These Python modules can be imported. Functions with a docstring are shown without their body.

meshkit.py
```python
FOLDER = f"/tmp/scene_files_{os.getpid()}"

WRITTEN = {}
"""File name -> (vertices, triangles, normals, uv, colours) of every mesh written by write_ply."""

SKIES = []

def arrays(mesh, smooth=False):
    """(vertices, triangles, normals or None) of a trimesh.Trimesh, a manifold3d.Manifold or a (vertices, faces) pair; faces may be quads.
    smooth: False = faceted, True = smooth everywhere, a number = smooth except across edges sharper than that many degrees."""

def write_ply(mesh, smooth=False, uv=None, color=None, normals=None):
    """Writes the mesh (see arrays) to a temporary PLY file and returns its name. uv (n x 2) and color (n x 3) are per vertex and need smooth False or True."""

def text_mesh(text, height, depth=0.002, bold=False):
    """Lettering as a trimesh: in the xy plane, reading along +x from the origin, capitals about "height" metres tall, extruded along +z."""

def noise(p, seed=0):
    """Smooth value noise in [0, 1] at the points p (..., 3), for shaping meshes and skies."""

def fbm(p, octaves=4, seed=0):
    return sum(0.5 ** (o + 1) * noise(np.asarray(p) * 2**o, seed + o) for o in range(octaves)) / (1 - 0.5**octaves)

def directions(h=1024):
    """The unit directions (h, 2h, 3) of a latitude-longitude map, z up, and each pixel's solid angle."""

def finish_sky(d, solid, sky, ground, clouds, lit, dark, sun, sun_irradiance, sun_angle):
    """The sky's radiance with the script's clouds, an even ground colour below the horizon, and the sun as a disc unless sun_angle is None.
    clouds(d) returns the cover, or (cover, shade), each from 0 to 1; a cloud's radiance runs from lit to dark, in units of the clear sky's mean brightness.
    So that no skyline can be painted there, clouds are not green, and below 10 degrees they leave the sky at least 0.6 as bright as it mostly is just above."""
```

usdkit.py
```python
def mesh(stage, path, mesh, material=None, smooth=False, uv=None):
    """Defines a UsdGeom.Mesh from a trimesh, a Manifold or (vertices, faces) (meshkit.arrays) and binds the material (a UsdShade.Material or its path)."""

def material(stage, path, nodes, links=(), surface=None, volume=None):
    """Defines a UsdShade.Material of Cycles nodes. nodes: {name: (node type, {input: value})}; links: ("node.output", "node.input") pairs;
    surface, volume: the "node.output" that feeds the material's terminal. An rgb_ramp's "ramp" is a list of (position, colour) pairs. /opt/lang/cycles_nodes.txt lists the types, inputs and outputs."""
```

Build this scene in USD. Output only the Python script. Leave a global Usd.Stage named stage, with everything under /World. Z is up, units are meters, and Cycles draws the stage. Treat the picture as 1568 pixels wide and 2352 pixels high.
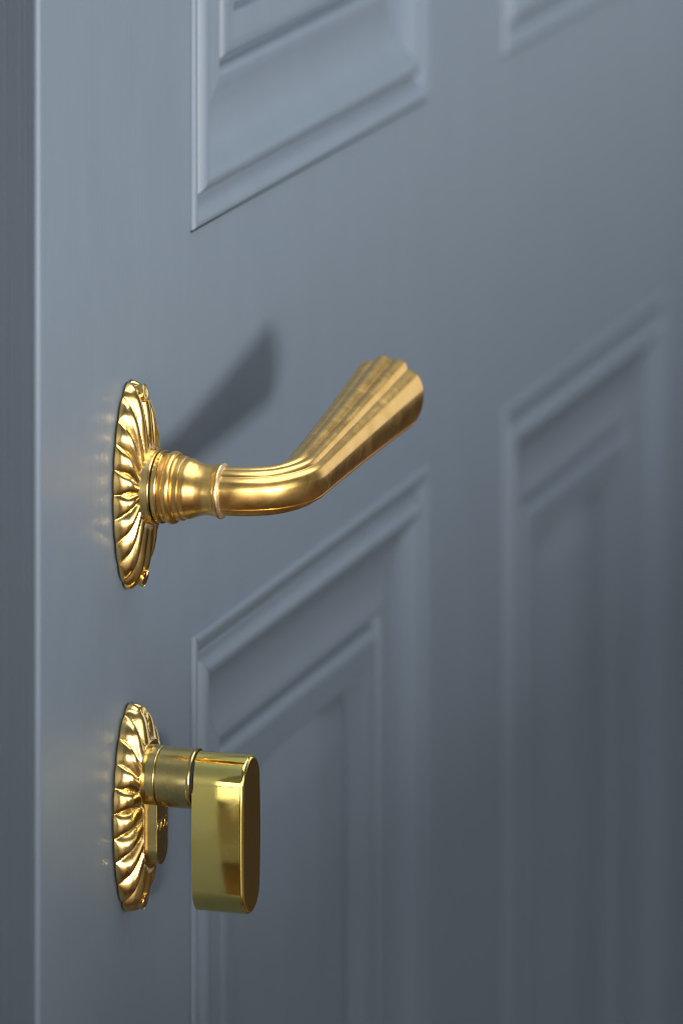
import math, numpy as np, trimesh, usdkit, meshkit
from pxr import Usd, UsdGeom, UsdLux, UsdShade, Gf, Sdf
from shapely.geometry import Polygon, Point, box as sbox
from shapely.ops import unary_union

stage = Usd.Stage.CreateInMemory()
UsdGeom.SetStageUpAxis(stage, UsdGeom.Tokens.z)
UsdGeom.SetStageMetersPerUnit(stage, 1.0)
UsdGeom.Xform.Define(stage, '/World')
UsdGeom.Scope.Define(stage, '/World/Looks')

# ---------------------------------------------------------------- camera
# millimetres on the door: x along it (away from the lens), n out of it, z up, origin where the lever's axis meets the door
Z0 = 1.05
FOC, AL, SC = 17000.0, math.radians(16.86), 8.2          # focal length in 1568-wide picture pixels, angle to the door, pixels per mm
DIST = FOC / SC
Fv = np.array([math.cos(AL), math.sin(AL), 0]); Rv = np.array([math.sin(AL), -math.cos(AL), 0]); Uv = np.array([0, 0, 1.0])
HORIZON = 1176 + 2569
C = -Fv * DIST - Rv * ((293 - 784) / SC) + Uv * ((1113 + 2569) / SC)


def W(p):
    """door millimetres (x, y = -n, z) to world metres"""
    p = np.asarray(p, float)
    return p * 0.001 + np.array([0, 0, Z0])


cam = UsdGeom.Camera.Define(stage, '/World/camera')
m = np.eye(4); m[0, :3] = Rv; m[1, :3] = Uv; m[2, :3] = -Fv; m[3, :3] = W(C)
cam.AddTransformOp().Set(Gf.Matrix4d(m.tolist()))
AP = 24.0
cam.CreateHorizontalApertureAttr(AP); cam.CreateVerticalApertureAttr(36.0)
cam.CreateFocalLengthAttr(FOC / 1568 * AP)
cam.CreateVerticalApertureOffsetAttr(-HORIZON / 1568 * AP)   # a shift lens: held level, looking down at the handle
cam.CreateFStopAttr(10.0); cam.CreateFocusDistanceAttr((DIST + 4) * 0.001)
cam.CreateExposureAttr(0.97)

# ---------------------------------------------------------------- light
def look(pos, to):
    z = np.asarray(pos, float) - np.asarray(to, float); z /= np.linalg.norm(z)
    x = np.cross([0, 0, 1.0], z); x /= np.linalg.norm(x); y = np.cross(z, x)
    m = np.eye(4); m[0, :3] = x; m[1, :3] = y; m[2, :3] = z; m[3, :3] = pos
    return Gf.Matrix4d(m.tolist())


def rect(name, pos, to, w, h, intensity, color):
    l = UsdLux.RectLight.Define(stage, '/World/' + name)
    l.AddTransformOp().Set(look(W(np.array(pos)), W(np.array(to))))
    l.CreateWidthAttr(w); l.CreateHeightAttr(h); l.CreateIntensityAttr(intensity); l.CreateColorAttr(Gf.Vec3f(*color))
    return l


rect('unseen_key_light', (-2709, -3595, 10), (0, 0, 0), 0.86, 0.72, 74.0, (1.0, 0.97, 0.93))  # unseen source, placed to throw the lever shadow along the door
rect('unseen_wide_light', (-1400, -2500, 350), (0, 0, 0), 2.6, 1.7, 0.75, (1.0, 0.985, 0.96))  # broad unseen source behind the lens, brightens the brass lobes
rect('unseen_left_light', (-6300, -2500, 200), (0, 0, -40), 3.0, 3.3, 2.9, (1.0, 0.985, 0.95))  # unseen source far left, rakes the mouldings and brightens the knob
rect('unseen_overhead_light', (450, -620, 1650), (500, -50, -50), 2.4, 1.2, 1.6, (0.93, 0.97, 1.0))  # unseen source overhead, brightens the upward faces of the mouldings
rect('unseen_right_light', (2300, -1500, 450), (100, 0, -100), 1.3, 1.6, 0.45, (0.97, 0.98, 1.0))  # unseen source on the right, brightens the flutes of the grip
amb = usdkit.material(stage, '/World/Looks/ambient_fill', {'b': ('background_shader', {'color': (0.86, 0.93, 1.0), 'strength': 0.062})}, surface='b.background')
dome = UsdLux.DomeLight.Define(stage, '/World/ambient_fill_dome')  # dim even fill added from all round, not a sky
UsdShade.MaterialBindingAPI.Apply(dome.GetPrim()).Bind(amb)

# ---------------------------------------------------------------- materials
def M(name): return UsdShade.Material.Get(stage, '/World/Looks/' + name)


def paint(name, col, rough=0.53, grain=0.00015):
    usdkit.material(stage, '/World/Looks/' + name, {
        'g': ('geometry', {}),
        'm1': ('mapping', {'scale': (620, 620, 5)}), 'n1': ('noise_texture', {'scale': 1.0, 'detail': 4, 'roughness': 0.6}),
        'm2': ('mapping', {'scale': (60, 60, 22)}), 'n2': ('noise_texture', {'scale': 1.0, 'detail': 2}),
        'n3': ('noise_texture', {'scale': 2600.0, 'detail': 2}),
        'r3': ('rgb_ramp', {'ramp': [(0.0, (0, 0, 0)), (0.70, (0, 0, 0)), (0.80, (1, 1, 1)), (1.0, (1, 1, 1))]}),
        'b1': ('bump', {'distance': grain, 'strength': 0.8}),
        'b2': ('bump', {'distance': 0.0006, 'strength': 0.12}),
        'cr': ('rgb_ramp', {'ramp': [(0.3, tuple(c * 0.975 for c in col)), (0.7, tuple(c * 1.02 for c in col))]}),
        'sp': ('mix', {'mix_type': 'mix', 'color2': (0.42, 0.46, 0.50)}),
        'k': ('math', {'math_type': 'multiply', 'value2': 0.3}),
        'rr': ('math', {'math_type': 'multiply_add', 'value2': 0.16, 'value3': rough - 0.08}),
        'p': ('principled_bsdf', {'roughness': rough, 'specular_ior_level': 0.5}),
    }, [('g.position', 'm1.vector'), ('m1.vector', 'n1.vector'), ('g.position', 'm2.vector'), ('m2.vector', 'n2.vector'),
        ('g.position', 'n3.vector'), ('n3.fac', 'r3.fac'),
        ('n2.fac', 'b2.height'), ('n1.fac', 'b1.height'), ('b2.normal', 'b1.normal'),
        ('n2.fac', 'cr.fac'), ('r3.color', 'k.value1'), ('k.value', 'sp.fac'), ('cr.color', 'sp.color1'), ('sp.color', 'p.base_color'),
        ('n1.fac', 'rr.value1'), ('rr.value', 'p.roughness'), ('b1.normal', 'p.normal')], surface='p.BSDF')


def brass(name, bright, dark, r0, r1, scale=220.0, bump=0.00002, brushed=None, spots=0.0, dirt=False):
    nodes = {
        'g': ('geometry', {}),
        'n1': ('noise_texture', {'scale': scale, 'detail': 5, 'roughness': 0.65}),
        'c': ('rgb_ramp', {'ramp': [(0.34, dark), (0.62, bright)]}),
        'r': ('math', {'math_type': 'multiply_add', 'value2': r1 - r0, 'value3': r0}),
        'n4': ('noise_texture', {'scale': 95.0, 'detail': 3, 'roughness': 0.6, 'distortion': 0.6}),   # handled and dulled patches
        'r4': ('rgb_ramp', {'ramp': [(0.0, (0, 0, 0)), (0.50, (0, 0, 0)), (0.68, (1, 1, 1)), (1.0, (1, 1, 1))]}),
        'ra': ('math', {'math_type': 'multiply_add', 'value2': 0.07}),
        'mf': ('mapping', {'scale': brushed or (1.0, 1.0, 1.0)}),
        'n2': ('noise_texture', {'scale': 1.0 if brushed else 1900.0, 'detail': 3, 'roughness': 0.6}),
        'b': ('bump', {'distance': bump, 'strength': 0.7}),
        'n3': ('noise_texture', {'scale': 1500.0, 'detail': 1}),
        'r3': ('rgb_ramp', {'ramp': [(0.0, (0, 0, 0)), (0.73, (0, 0, 0)), (0.80, (1, 1, 1)), (1.0, (1, 1, 1))]}),
        'k': ('math', {'math_type': 'multiply', 'value2': spots}),
        'p': ('principled_bsdf', {'metallic': 1.0}),
        'dust': ('diffuse_bsdf', {'color': (0.50, 0.41, 0.27)}),
        'mx': ('mix_closure', {}),
    }
    extra = []
    if dirt:                                                    # dried polish caught in the casting
        nodes['at'] = ('attribute', {'attribute': 'dirt'})
        nodes['dk'] = ('math', {'math_type': 'maximum'})
        extra = [('at.fac', 'dk.value1'), ('k.value', 'dk.value2'), ('dk.value', 'mx.fac')]
    usdkit.material(stage, '/World/Looks/' + name, nodes, extra +
                    [('g.position', 'n1.vector'), ('g.position', 'mf.vector'), ('mf.vector', 'n2.vector'), ('g.position', 'n3.vector'),
                     ('n1.fac', 'c.fac'), ('c.color', 'p.base_color'), ('n1.fac', 'r.value1'), ('g.position', 'n4.vector'), ('n4.fac', 'r4.fac'), ('r4.color', 'ra.value1'), ('r.value', 'ra.value3'), ('ra.value', 'p.roughness'),
                     ('n2.fac', 'b.height'), ('b.normal', 'p.normal'), ('n3.fac', 'r3.fac'), ('r3.color', 'k.value1'), *([] if dirt else [('k.value', 'mx.fac')]),
                     ('p.BSDF', 'mx.closure1'), ('dust.BSDF', 'mx.closure2')], surface='mx.closure')


PAINT = (0.117, 0.149, 0.188)
paint('door_paint', PAINT)
paint('wall_paint', (0.70, 0.64, 0.54), 0.6)
paint('white_paint', (0.75, 0.74, 0.70), 0.5)
usdkit.material(stage, '/World/Looks/unseen_pane_glow', {'e': ('emission', {'color': (1.0, 0.98, 0.94), 'strength': 1.6})}, surface='e.emission')  # glow of the unseen pane mirrored in the knob
brass('cast_brass', (0.90, 0.66, 0.27), (0.70, 0.45, 0.14), 0.12, 0.26, 180, 0.00003)
brass('plate_brass', (0.90, 0.66, 0.27), (0.72, 0.47, 0.15), 0.12, 0.24, 180, 0.00002, dirt=True)
brass('lever_brass', (0.93, 0.60, 0.20), (0.82, 0.50, 0.15), 0.23, 0.31, 150, 0.000003, spots=0.2)
brass('turned_brass', (0.86, 0.64, 0.25), (0.72, 0.50, 0.17), 0.10, 0.20, 200, 0.00001)
brass('satin_brass', (0.72, 0.58, 0.24), (0.62, 0.48, 0.17), 0.16, 0.24, 120, 0.000012, brushed=(90, 90, 2600), spots=0.25)
brass('polished_brass', (0.98, 0.80, 0.25), (0.93, 0.72, 0.19), 0.03, 0.07, 90, 0.000004, spots=0.35)
brass('dusty_brass', (0.80, 0.66, 0.45), (0.62, 0.55, 0.47), 0.30, 0.55, 700, 0.00006, spots=0.8)
usdkit.material(stage, '/World/Looks/gap_shade', {'p': ('principled_bsdf', {'base_color': (0.012, 0.011, 0.010), 'roughness': 0.7})}, surface='p.BSDF')
usdkit.material(stage, '/World/Looks/oak_floor', {
    'g': ('geometry', {}), 'mp': ('mapping', {'scale': (1.2, 14, 1)}), 'n': ('noise_texture', {'scale': 3.0, 'detail': 5}),
    'c': ('rgb_ramp', {'ramp': [(0.3, (0.07, 0.036, 0.016)), (0.7, (0.14, 0.074, 0.034))]}), 'p': ('principled_bsdf', {'roughness': 0.4})},
    [('g.position', 'mp.vector'), ('mp.vector', 'n.vector'), ('n.fac', 'c.fac'), ('c.color', 'p.base_color')], surface='p.BSDF')

# ---------------------------------------------------------------- scene helpers
used = set()


def path_for(name, parent):
    base = (parent.GetPath().pathString if parent else '/World') + '/'
    p, k = base + name, 0
    while p in used:
        k += 1; p = f'{base}{name}_{k:03d}'
    used.add(p)
    return p


def tag(prim, label=None, cat=None, group=None, kind=None):
    for k, v in (('label', label), ('category', cat), ('group', group), ('kind', kind)):
        if v: prim.SetCustomDataByKey(k, v)
    return prim


BASE = {}


def thing(name, label, cat, at=(0, 0, 0)):
    x = UsdGeom.Xform.Define(stage, path_for(name, None))
    base = W(np.array(at, float)); x.AddTranslateOp().Set(Gf.Vec3d(*base.tolist()))
    prim = tag(x.GetPrim(), label, cat)
    BASE[str(prim.GetPath())] = base
    return prim


def obj(name, mesh, mat, parent=None, smooth=False, label=None):
    """mesh in door millimetres -> one Mesh prim"""
    v, f = (np.array(mesh.vertices), np.array(mesh.faces)) if isinstance(mesh, trimesh.Trimesh) else mesh
    v = W(v)
    if parent is not None:
        v = v - BASE['/'.join(str(parent.GetPath()).split('/')[:3])]
    t = trimesh.Trimesh(v, f, process=False)
    g = usdkit.mesh(stage, path_for(name, parent), t, M(mat), smooth=smooth)
    if isinstance(mesh, trimesh.Trimesh) and 'dirt' in mesh.metadata and smooth is True:
        UsdGeom.PrimvarsAPI(g).CreatePrimvar('dirt', Sdf.ValueTypeNames.FloatArray, 'vertex').Set(mesh.metadata['dirt'].astype(float).tolist())
    return tag(g.GetPrim(), label)


def quads(nu, nv, wrap_u=False):
    f = []
    for i in range(nu if wrap_u else nu - 1):
        a, b = i * nv, ((i + 1) % nu) * nv
        j = np.arange(nv - 1)
        f.append(np.stack([a + j, b + j, b + j + 1, a + j + 1], 1))
    f = np.vstack(f)
    return np.vstack([f[:, [0, 1, 2]], f[:, [0, 2, 3]]])


def oriented(v, f):
    t = trimesh.Trimesh(np.asarray(v, float), f, process=False)
    if t.volume < 0: t.invert()
    return t


def prism_z(poly_xn, z0, z1):
    """polygon in (x, n) extruded along z"""
    p = Polygon([(a, -b) for a, b in poly_xn])
    t = trimesh.creation.extrude_polygon(p, z1 - z0, engine='earcut'); t.apply_translation([0, 0, z0])
    return t


def bar(x0, x1, n0, n1, z0, z1):
    return trimesh.creation.box(bounds=[[x0, -n1, z0], [x1, -n0, z1]])


def prism_n(poly, n0, n1, bevel=0.0, steps=4):
    """polygon in (x, z) run out along n from n0 to n1, its outer edge rounded by bevel"""
    rings = []
    if bevel <= 0:
        t = trimesh.creation.extrude_polygon(poly, n1 - n0, engine='earcut')
        v = np.array(t.vertices); t.vertices = np.stack([v[:, 0], -(n0 + v[:, 2]), v[:, 1]], 1)
        return oriented(t.vertices, t.faces)
    c = np.array(poly.exterior.coords)[:-1]
    e = np.roll(c, -1, 0) - np.roll(c, 1, 0); nr = np.stack([e[:, 1], -e[:, 0]], 1); nr /= np.linalg.norm(nr, axis=1)[:, None]
    if not poly.exterior.is_ccw: nr = -nr
    levels = [(0, n0), (0, n0 + 0.01), (0, n1 - bevel - 0.02)]
    for k in range(steps + 1):
        a = math.pi / 2 * k / steps
        levels.append((bevel * (1 - math.cos(a)), n1 - bevel + bevel * math.sin(a)))
    v = []
    for inset, n in levels:
        q = c - nr * inset
        v.append(np.stack([q[:, 0], np.full(len(q), -n), q[:, 1]], 1))
    K = len(c)
    V = np.vstack(v); F = []
    for l in range(len(levels) - 1):
        for i in range(K):
            a, b = l * K + i, l * K + (i + 1) % K
            F += [[a, b, b + K], [a, b + K, a + K]]
    cen = c.mean(0); V = np.vstack([V, [[cen[0], -n0, cen[1]], [cen[0], -n1, cen[1]]]])
    s, e_ = len(V) - 2, len(V) - 1
    L = (len(levels) - 1) * K
    for i in range(K):
        F += [[s, (i + 1) % K, i], [e_, L + i, L + (i + 1) % K]]
    return oriented(V, np.array(F))


def lathe(profile, cx, cz, seg=96):
    """profile (n, r) turned round an axis square to the door at (cx, cz)"""
    pr = np.array(profile, float)
    a = np.linspace(0, 2 * math.pi, seg, endpoint=False)
    v = np.stack([np.stack([cx + pr[:, 1] * math.cos(t), -pr[:, 0], cz + pr[:, 1] * math.sin(t)], 1) for t in a]).reshape(-1, 3)
    return oriented(v, quads(seg, len(pr), True))


def spline(pts, n):
    from scipy.interpolate import PchipInterpolator
    p = np.array(pts, float)
    d = np.r_[0, np.cumsum(np.linalg.norm(np.diff(p, axis=0), axis=1))]
    t = np.linspace(0, d[-1], n)
    t = np.unique(np.r_[t, d])
    return np.stack([PchipInterpolator(d, p[:, k])(t) for k in range(p.shape[1])], 1)


# ---------------------------------------------------------------- floor
fl = bar(-7000, 5000, 0, 0, 0, 0)
v = np.array([[-7000, 4000, -Z0 * 1000], [5000, 4000, -Z0 * 1000], [5000, -7000, -Z0 * 1000], [-7000, -7000, -Z0 * 1000]], float)
tag(obj('floor', trimesh.Trimesh(v, [[0, 2, 1], [0, 3, 2]], process=False), 'oak_floor'), kind='structure')

back = thing('unseen_wall', None, None, (-2600, 900, -1050)); tag(back, kind='structure')  # out of view, placed to be mirrored in the knob
obj('plaster', bar(-2700, -2600, -2600, -350, -1050, 1300), 'wall_paint', back)
obj('skirting', bar(-2600, -2582, -2600, -350, -1050, -910), 'white_paint', back)
obj('unseen_window_pane', bar(-2600, -2596, -1750, -600, -500, 300), 'unseen_pane_glow', back)  # unseen glowing pane, placed to give the knob a bright reflection
for zz in (-508, -478, -440, -400, -340, -150, 110, 300): obj('unseen_glazing_bar', bar(-2598, -2570, -1770, -580, zz, zz + (14 if zz > -500 else 40)), 'oak_floor', back)  # unseen bars, placed to break up the bright reflection
tag(obj('unseen_wall', bar(-1150, 420, 900, 940, -1049, -38), 'wall_paint'), kind='structure')  # out of view, placed to keep the key light off the lower door

# ---------------------------------------------------------------- the door
door = thing('door', 'blue grey painted wooden door with moulded raised panels, standing ajar behind the brass fittings', 'door', (0, 0, -1040))
XE = -74.6
XP = [(57.0, 300.0), (390.0, 608.0)]
ZP = [(61.3, 560.0), (-760.0, -55.6)]
ZT, ZB, BACK = 700.0, -1040.0, -44.0


def stile_outline(x0, x1, r=1.4, splay=21.0):
    t = math.radians(splay)
    pts = [(x1, BACK), (x1, 0.0)]
    # the front corner is rounded from the face round to the splayed edge
    a0, a1 = math.pi / 2, math.pi + t
    cx, cn = x0 + r, -r
    for k in range(13):
        a = a0 + (a1 - a0) * k / 12
        pts.append((cx + r * math.cos(a), cn + r * math.sin(a)))
    xe, ne = pts[-1]
    pts.append((xe + (ne - BACK) * math.tan(t), BACK))
    return pts


obj('stile', prism_z(stile_outline(XE, XP[0][0] - 0.15), ZB, ZT), 'door_paint', door, smooth=25)
obj('stile', bar(XP[1][1] + 0.15, 739, BACK, 0, ZB, ZT), 'door_paint', door)
obj('muntin', bar(XP[0][1] + 0.15, XP[1][0] - 0.15, BACK, 0, ZP[1][1], ZP[0][0]), 'door_paint', door, label='plain middle of the lock rail between the panels')
for i, (a, b) in enumerate(ZP):
    obj('muntin', bar(XP[0][1] + 0.15, XP[1][0] - 0.15, BACK, 0, a, b), 'door_paint', door)
for j, (a, b) in enumerate(XP):
    gap = 0.75 if j == 0 else 0.4
    obj('rail', bar(a - 0.15, b + 0.15, BACK, 0, ZP[1][1] - 0.1, ZP[0][0] - gap), 'door_paint', door)
    obj('rail', bar(a - 0.15, b + 0.15, BACK, 0, ZP[0][1] + 0.15, ZT), 'door_paint', door)
    obj('rail', bar(a - 0.15, b + 0.15, BACK, 0, ZB, ZP[1][0] - 0.15), 'door_paint', door)

PROFILE = spline([(0, -7), (0, 0.2), (0.3, 0.95), (0.9, 1.4), (1.7, 1.5), (3.0, 1.1), (4.8, 0.1), (6.4, -1.2), (7.4, -1.9), (8.0, -1.7),
                  (9.4, -0.1), (11.0, 1.2), (12.2, 1.45), (13.5, 1.15), (15.6, -0.3), (18, -2.0), (21, -3.5), (25, -4.3), (29, -4.5), (33, -4.2),
                  (36, -3.75), (38.0, -3.6), (39.4, -4.0), (40.3, -5.2), (40.9, -6.4), (41.3, -6.7), (41.8, -6.3), (42.8, -4.9), (43.8, -3.9), (45.5, -3.5), (46.5, -3.5)], 120)


def moulding(x0, x1, z0, z1, side):
    w, n = PROFILE[:, 0], PROFILE[:, 1]
    if side == 'left': a, b = np.stack([x0 + w, -n, z0 + w], 1), np.stack([x0 + w, -n, z1 - w], 1)
    if side == 'right': a, b = np.stack([x1 - w, -n, z1 - w], 1), np.stack([x1 - w, -n, z0 + w], 1)
    if side == 'bottom': a, b = np.stack([x1 - w, -n, z0 + w], 1), np.stack([x0 + w, -n, z0 + w], 1)
    if side == 'top': a, b = np.stack([x0 + w, -n, z1 - w], 1), np.stack([x1 - w, -n, z1 - w], 1)
    k = len(w)
    cols = 24
    v = np.concatenate([a + (b - a) * t for t in np.linspace(0, 1, cols)])
    # hand-run moulding is never dead straight
    wob = (meshkit.noise(v * np.array([1 / 60, 1 / 9, 1 / 60]) + hash_side[side]) - 0.5) * 0.25
    v[:, 1] += wob * (np.tile(w, cols) > 0.5)
    f = quads(cols, k)
    t = trimesh.Trimesh(v, f, process=False)
    if t.face_normals[:, 1].mean() > 0: t.invert()
    return t


hash_side = {'left': 3.0, 'right': 17.0, 'bottom': 29.0, 'top': 41.0}
for j, (xa, xb) in enumerate(XP):
    for i, (za, zb) in enumerate(ZP):
        for side in ('left', 'right', 'bottom', 'top'):
            obj('moulding', moulding(xa, xb, za, zb, side), 'door_paint', door, smooth=35)
        # panel board: a margin falling gently inwards, then the field with its long edges bevelled away
        a, b, c, d = xa + 45.4, xb - 45.4, za + 45.4, zb - 45.4
        mg, bv = 9.5, 48.0
        hw_ = (b - a) / 2
        bv = min(bv, hw_ - mg - 6)
        ex = np.unique(np.r_[0, mg - 0.01, mg + 0.35, mg + bv, mg + bv + 3, np.linspace(mg + 0.35, mg + bv, 5)])
        ez = np.unique(np.r_[0, mg - 0.01, mg + 0.35, np.linspace(mg + 1, mg + 18, 8)])
        xs, zs = np.r_[ex, (b - a) - ex[::-1]], np.r_[ez, (d - c) - ez[::-1]]
        V = []
        for zz in zs:
            for xx in xs:
                wx, wz = min(xx, b - a - xx), min(zz, d - c - zz)
                w_ = min(wx, wz)
                if w_ < mg: n_ = -3.55 - 0.9 * w_ / mg
                else: n_ = -3.9 - 6.2 * np.clip(1 - (wx - mg - 0.35) / bv, 0, 1) - 1.2 * np.clip(1 - (wz - mg) / 17, 0, 1)
                V.append((a + xx, -n_, c + zz))
        t = trimesh.Trimesh(np.array(V), quads(len(zs), len(xs)), process=False)
        if t.face_normals[:, 1].mean() > 0: t.invert()
        obj('panel', t, 'door_paint', door, smooth=8)
        obj('panel_back', bar(xa - 8, xb + 8, -30, -12, za - 8, zb + 8), 'door_paint', door)

frame = thing('unseen_door_frame', 'grey painted frame post, out of view, darkening the hinge side of the door', 'door frame', (742, 0, -1040))  # out of view, placed to darken the right edge of the door
obj('post', bar(742, 800, -90, 70, -1048, 700), 'door_paint', frame)

# ---------------------------------------------------------------- oval gadrooned plates
NL = 20


def rosette(cx, cz, inner, seed, phase=0.0, a=14.7, b=29.4, base=0.75, top=7.0):
    """gadrooned oval plate; inner(t) gives the inner outline as (x, z) offsets"""
    per, nr = 28, 72
    nt = NL * per
    # equal arc lengths round the ellipse so that all lobes are alike
    tt = np.linspace(0, 2 * math.pi, 8001)
    L = np.r_[0, np.cumsum(np.hypot(np.diff(a * np.cos(tt)), np.diff(b * np.sin(tt))))]
    s = np.arange(nt) / nt * L[-1]
    th = np.interp((s + L[-1] * 0.25) % L[-1], L, tt)
    ph = (np.arange(nt) % per) / per + 0.5 + phase
    ph = ph % 1.0
    lobe = 1 - np.abs(2 * ph - 1) ** 2.4
    ou = np.stack([a * np.cos(th), b * np.sin(th)], 1)
    inn = inner(th)
    rho = np.linspace(0, 1, nr) ** 0.8
    rows = []
    for k, r in enumerate(rho):
        sw = 0.10 * math.sin(math.pi * r) * 0
        p = inn * (1 - r) + ou * r
        env = 4.9 * (max(0.0, 1 - r ** 4.4)) ** 0.55 + (top - 5.6) * (1 - r) ** 1.6
        depth = 2.3 * (0.30 + 0.70 * min(1, r * 1.6)) * (max(0.0, 1 - r ** 16)) ** 0.5
        scal = 1 - 0.028 * r ** 3 * (1 - lobe)
        n = base + env + 0.15 - depth * (1 - lobe)
        q = np.stack([p[:, 0] * scal, np.maximum(n, base), p[:, 1] * scal], 1)
        g = meshkit.noise(np.stack([q[:, 0] * 2.2 + seed, q[:, 1] * 2.2, q[:, 2] * 2.2], 1)) - 0.5
        q[:, 1] += g * 0.42 * np.clip(1 - lobe * 1.9, 0, 1) * (r < 0.9) * (0.45 + 0.55 * (1 - r))
        rows.append(q)
    under = [np.stack([ou[:, 0] * (1 - 0.028 * (1 - lobe)), np.full(nt, base), ou[:, 1] * (1 - 0.028 * (1 - lobe))], 1),
             np.stack([ou[:, 0] * 0.90, np.full(nt, base), ou[:, 1] * 0.95], 1), np.stack([ou[:, 0] * 0.90, np.full(nt, -0.1), ou[:, 1] * 0.95], 1)]
    rows = rows + under
    P = np.stack(rows, 1)                                   # nt x rows x 3
    v = np.stack([cx + P[..., 0], -P[..., 1], cz + P[..., 2]], -1).reshape(-1, 3)
    t = trimesh.Trimesh(v, quads(nt, len(rows), True), process=False)
    rr_ = np.r_[rho, 1, 1, 1]
    grain = meshkit.fbm(v * 0.9 + seed, 3)
    val = np.clip(1 - lobe * 2.4, 0, 1)[:, None] * (0.35 + 0.65 * (1 - rr_[None]))
    root = np.clip(1 - rr_[None] / 0.16, 0, 1) * np.ones((nt, 1))
    t.metadata['dirt'] = np.clip((np.maximum(val, root).reshape(-1) * 1.1 + 1.6 * (grain - 0.5) - 0.55) * 0.9, 0, 0.62)
    if t.face_normals[: nt, 1].mean() > 0: t.invert()
    return t


def screw(cx, cz, n, up, r=2.55):
    """domed slotted screw head whose axis leans away from the plate's middle"""
    pr = [(-2.6, r * 0.97), (-0.1, r), (0.10, r * 0.97), (0.22, r * 0.86), (0.28, r * 0.5), (0.3, 0.001)]
    t = lathe(pr, 0, 0, 40)
    v = np.array(t.vertices)
    inslot = (np.abs(v[:, 0]) < 0.38) & (v[:, 1] < -0.2)
    v[inslot, 1] = 0.1
    ang = math.radians(13) * up
    rot = trimesh.transformations.rotation_matrix(-ang, [1, 0, 0])
    t.vertices = v; t.apply_transform(rot); t.apply_translation([cx, -n, cz])
    return t


# ---------------------------------------------------------------- lever handle
lev = thing('lever_handle', 'brass lever handle with fluted flaring grip on an oval gadrooned plate, above the thumb turn', 'door handle')
circ = lambda r: (lambda th: np.stack([r * np.cos(np.arctan2(np.sin(th) * 1.0, np.cos(th))), r * np.sin(th)], 1))
pl = obj('rosette', rosette(0, 0, circ(10.3), 1.0, 0.5), 'plate_brass', lev, smooth=True)
obj('screw', screw(0.6, 26.0, 5.05, 1), 'turned_brass', pl and lev, smooth=30)
obj('screw', screw(0.6, -26.0, 5.05, -1), 'turned_brass', lev, smooth=30)
obj('socket', lathe([(5.0, 10.6), (8.8, 10.55), (9.3, 10.35), (9.4, 9.9), (9.4, 8.4)], 0, 0), 'cast_brass', lev, smooth=35, label='plain raised ring cast on the plate')
obj('washer', lathe([(9.3, 8.4), (9.6, 9.7), (9.8, 10.0), (10.3, 10.1), (11.0, 10.1), (11.25, 9.9), (11.3, 9.0), (11.3, 8.4)], 0, 0), 'turned_brass', lev, smooth=35)
ring = lathe([(11.2, 8.4), (11.35, 9.25), (11.7, 9.45), (12.2, 9.4)] + [(12.4 + 2.6 * (1 - math.cos(t)) / 2, 9.25 + 0.85 * math.sin(t)) for t in np.linspace(0.15, math.pi, 14)] + [(15.1, 8.9), (15.4, 8.75), (15.7, 8.9)], 0, 0)
obj('beaded_ring', ring, 'lever_brass', lev, smooth=35)
neck = spline([(15.6, 8.6), (15.8, 8.95), (17.1, 8.85), (17.3, 8.45), (18.4, 8.4), (20.0, 7.9), (22.0, 7.25), (24.0, 6.98), (25.6, 7.05), (26.8, 7.35), (27.4, 7.7), (27.9, 7.8), (28.2, 7.65)], 70)
obj('neck', lathe(neck, 0, 0), 'lever_brass', lev, smooth=30)
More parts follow.
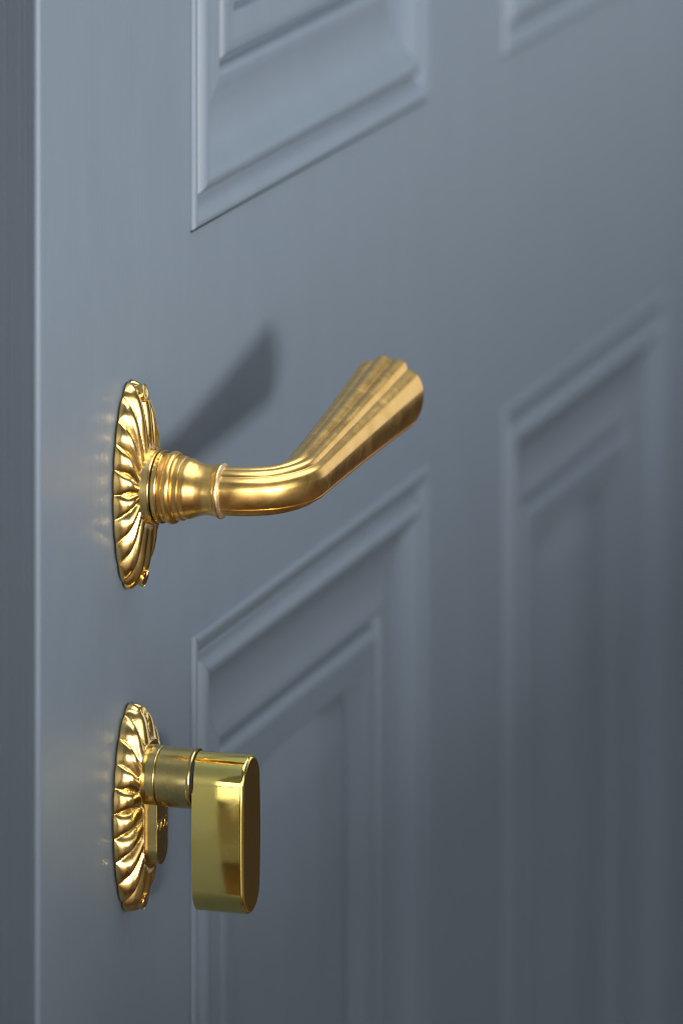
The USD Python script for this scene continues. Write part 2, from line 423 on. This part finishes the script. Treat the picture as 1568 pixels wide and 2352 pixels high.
obj('neck_rim', lathe([(28.15, 7.68), (28.4, 7.5), (28.7, 7.0), (28.8, 6.3)], 0, 0, 72), 'dusty_brass', lev, smooth=30, label='end face of the neck with pale dried polish')

# the grip: straight out, round the bend, then away along the door, flaring and rising
path, tan, e2, arc = [], [], [], []
NS = 46.5; RB = 17.5
for n in np.linspace(28, NS - RB, 12): path.append((0, n, 0)); tan.append((0, 1, 0)); e2.append((-1, 0, 0))
for t in np.linspace(0, math.pi / 2, 26)[1:]:
    path.append((RB - RB * math.cos(t), NS - RB + RB * math.sin(t), 0)); tan.append((math.sin(t), math.cos(t), 0)); e2.append((-math.cos(t), math.sin(t), 0))
XEND = 93.8
for x in np.linspace(RB, XEND, 56)[1:]: path.append((x, NS, 0)); tan.append((1, 0, 0)); e2.append((0, 1, 0))
path, e2 = np.array(path, float), np.array(e2, float)
u = np.clip((path[:, 0] - 4) / (XEND - 4), 0, 1)
path[:, 2] = 9.5 * u ** 1.05
path[:, 1] += 1.0 * u
cuts = np.radians([-38, 12, 50, 80, 111, 146, 180, 214, 246, 276, 304, 322])
cutdepth = [(0.3, 0.08), (0.22, 0.0)] + [(0.9, 0.9)] * 9 + [(0.6, 0.6)]        # (at the neck, at the end)
NPH = 30
angs, prof, dep0, dep1 = [], [], [], []
for k in range(12):
    a0, a1 = cuts[k], (cuts[k + 1] if k < 11 else cuts[0] + 2 * math.pi)
    t = np.linspace(0, 1, NPH, endpoint=False)
    angs.append(a0 + (a1 - a0) * t)
    prof.append(np.abs(2 * t - 1) ** 1.75)
    d0, d1 = cutdepth[k], cutdepth[(k + 1) % 12]
    dep0.append(np.where(t < 0.5, d0[0], d1[0])); dep1.append(np.where(t < 0.5, d0[1], d1[1]))
angs, prof, dep0, dep1 = map(np.concatenate, (angs, prof, dep0, dep1))
verts = []
for p, q, uu in zip(path, e2, u):
    r = 6.75 + 4.9 * uu ** 1.35
    amp = 0.50 + 0.95 * uu ** 0.8
    rr = r - amp * (dep0 * (1 - uu) + dep1 * uu) * prof
    fa, fc = math.radians(25), math.radians(-13)              # one broad flat on the outer side
    flat = r * math.cos(fa) / np.cos(np.clip(angs - fc, -fa, fa))
    rr = np.where(np.abs(angs - fc) < fa, np.minimum(rr, rr + (0.5 - 0.25 * uu ** 3) * (flat - r)), rr)
    verts.append(p[None] + rr[:, None] * (np.cos(angs)[:, None] * q[None] + np.sin(angs)[:, None] * np.array([0, 0, 1.0])))
last = verts[-1]; cen = path[-1]
for k in range(1, 13):                                        # softly rounded end
    a = math.pi / 2 * k / 12
    verts.append(cen + (last - cen) * max(math.cos(a), 0.0005) ** 0.5 + np.array([3.4 * math.sin(a), 0, 0]))
V = np.stack(verts, 1)                                        # angle x station
V = np.stack([V[..., 0], -V[..., 1], V[..., 2]], -1)
obj('grip', oriented(V.reshape(-1, 3), quads(V.shape[0], V.shape[1], True)), 'lever_brass', lev, smooth=32)

# ---------------------------------------------------------------- lock with thumb turn
ZL, ZC = -90.4, -81.0
lock = thing('thumb_turn_lock', 'brass lock with a smooth oval thumb turn on a gadrooned plate, below the lever', 'door lock', (0, 0, ZL))
euro = unary_union([Point(0, ZC).buffer(8.5, 48), sbox(-5, ZC - 19.5, 5, ZC), Point(0, ZC - 19.5).buffer(5.0, 32)])
rim_o = euro.buffer(1.5, 16).buffer(3, 16).buffer(-3, 16)


def euro_inner(th):
    c = np.array(rim_o.segmentize(0.2).exterior.coords)[:-1]
    c = c[c[:, 0] >= 0]; c = c[np.argsort(c[:, 1])]
    zz = c[:, 1] - ZL
    z = (zz[-1] + zz[0]) / 2 + (zz[-1] - zz[0]) / 2 * np.sin(th)
    return np.stack([np.sign(np.cos(th)) * np.interp(z, zz, c[:, 0]), z], 1)


obj('rosette', rosette(0, ZL, euro_inner, 7.0, 0.73), 'plate_brass', lock, smooth=True)
obj('screw', screw(0.6, ZL + 26.0, 5.05, 1), 'turned_brass', lock, smooth=30)
obj('screw', screw(0.6, ZL - 26.0, 5.05, -1), 'turned_brass', lock, smooth=30)
obj('keyway_rim', prism_n(rim_o, 4.0, 7.2, 0.45), 'cast_brass', lock, smooth=35, label='raised rim cast round the cylinder')
obj('cylinder_body', prism_n(euro, 5.0, 10.3, 0.25), 'satin_brass', lock, smooth=35)
tx = meshkit.text_mesh('OCC', 3.2, 0.14)
v = np.array(tx.vertices); v[:, 0] = (v[:, 0] - v[:, 0].mean()) * 0.95
tx = trimesh.Trimesh(np.stack([v[:, 0], -(10.27 + v[:, 2]), v[:, 1] + ZC - 14.9], 1), tx.faces, process=False)
obj('stamped_letters', oriented(tx.vertices, tx.faces), 'cast_brass', lock)
obj('spindle', lathe([(10.2, 6.0), (10.35, 8.0), (10.6, 8.25), (19.6, 8.25), (19.8, 8.4), (20.4, 8.5), (20.7, 8.3), (20.75, 7.4)], 0, ZC), 'satin_brass', lock, smooth=35)
obj('spindle_gap_shade', lathe([(20.6, 7.5), (21.4, 7.5)], 0, ZC), 'gap_shade', lock)  # near-black core: shade inside the gap put into its colour
zk0, zk1, hw = -117.4, -73.2, 7.8
knob = unary_union([Point(0, zk1 - hw).buffer(hw, 48), sbox(-hw, zk0 + hw, hw, zk1 - hw), Point(0, zk0 + hw).buffer(hw, 48)])
knob = Polygon(np.array(knob.segmentize(1.0).exterior.coords))
kn = prism_n(knob, 21.2, 36.6, 1.1, 6)
kv = np.array(kn.vertices)
kq = np.clip((-kv[:, 1] - 21.2) / 15.4, 0, 1)
kz = (kv[:, 2] - (zk0 + zk1) / 2) / 14.5
kv[:, 0] = kv[:, 0] * (0.90 + 0.11 * kq) + np.sign(kv[:, 0]) * (np.abs(kv[:, 0]) > 6.0) * 0.58 * np.clip(1 - kz ** 2, 0, 1)   # tapers towards the door, sides a little crowned
kn.vertices = kv
obj('turn_knob', kn, 'polished_brass', lock, smooth=35)
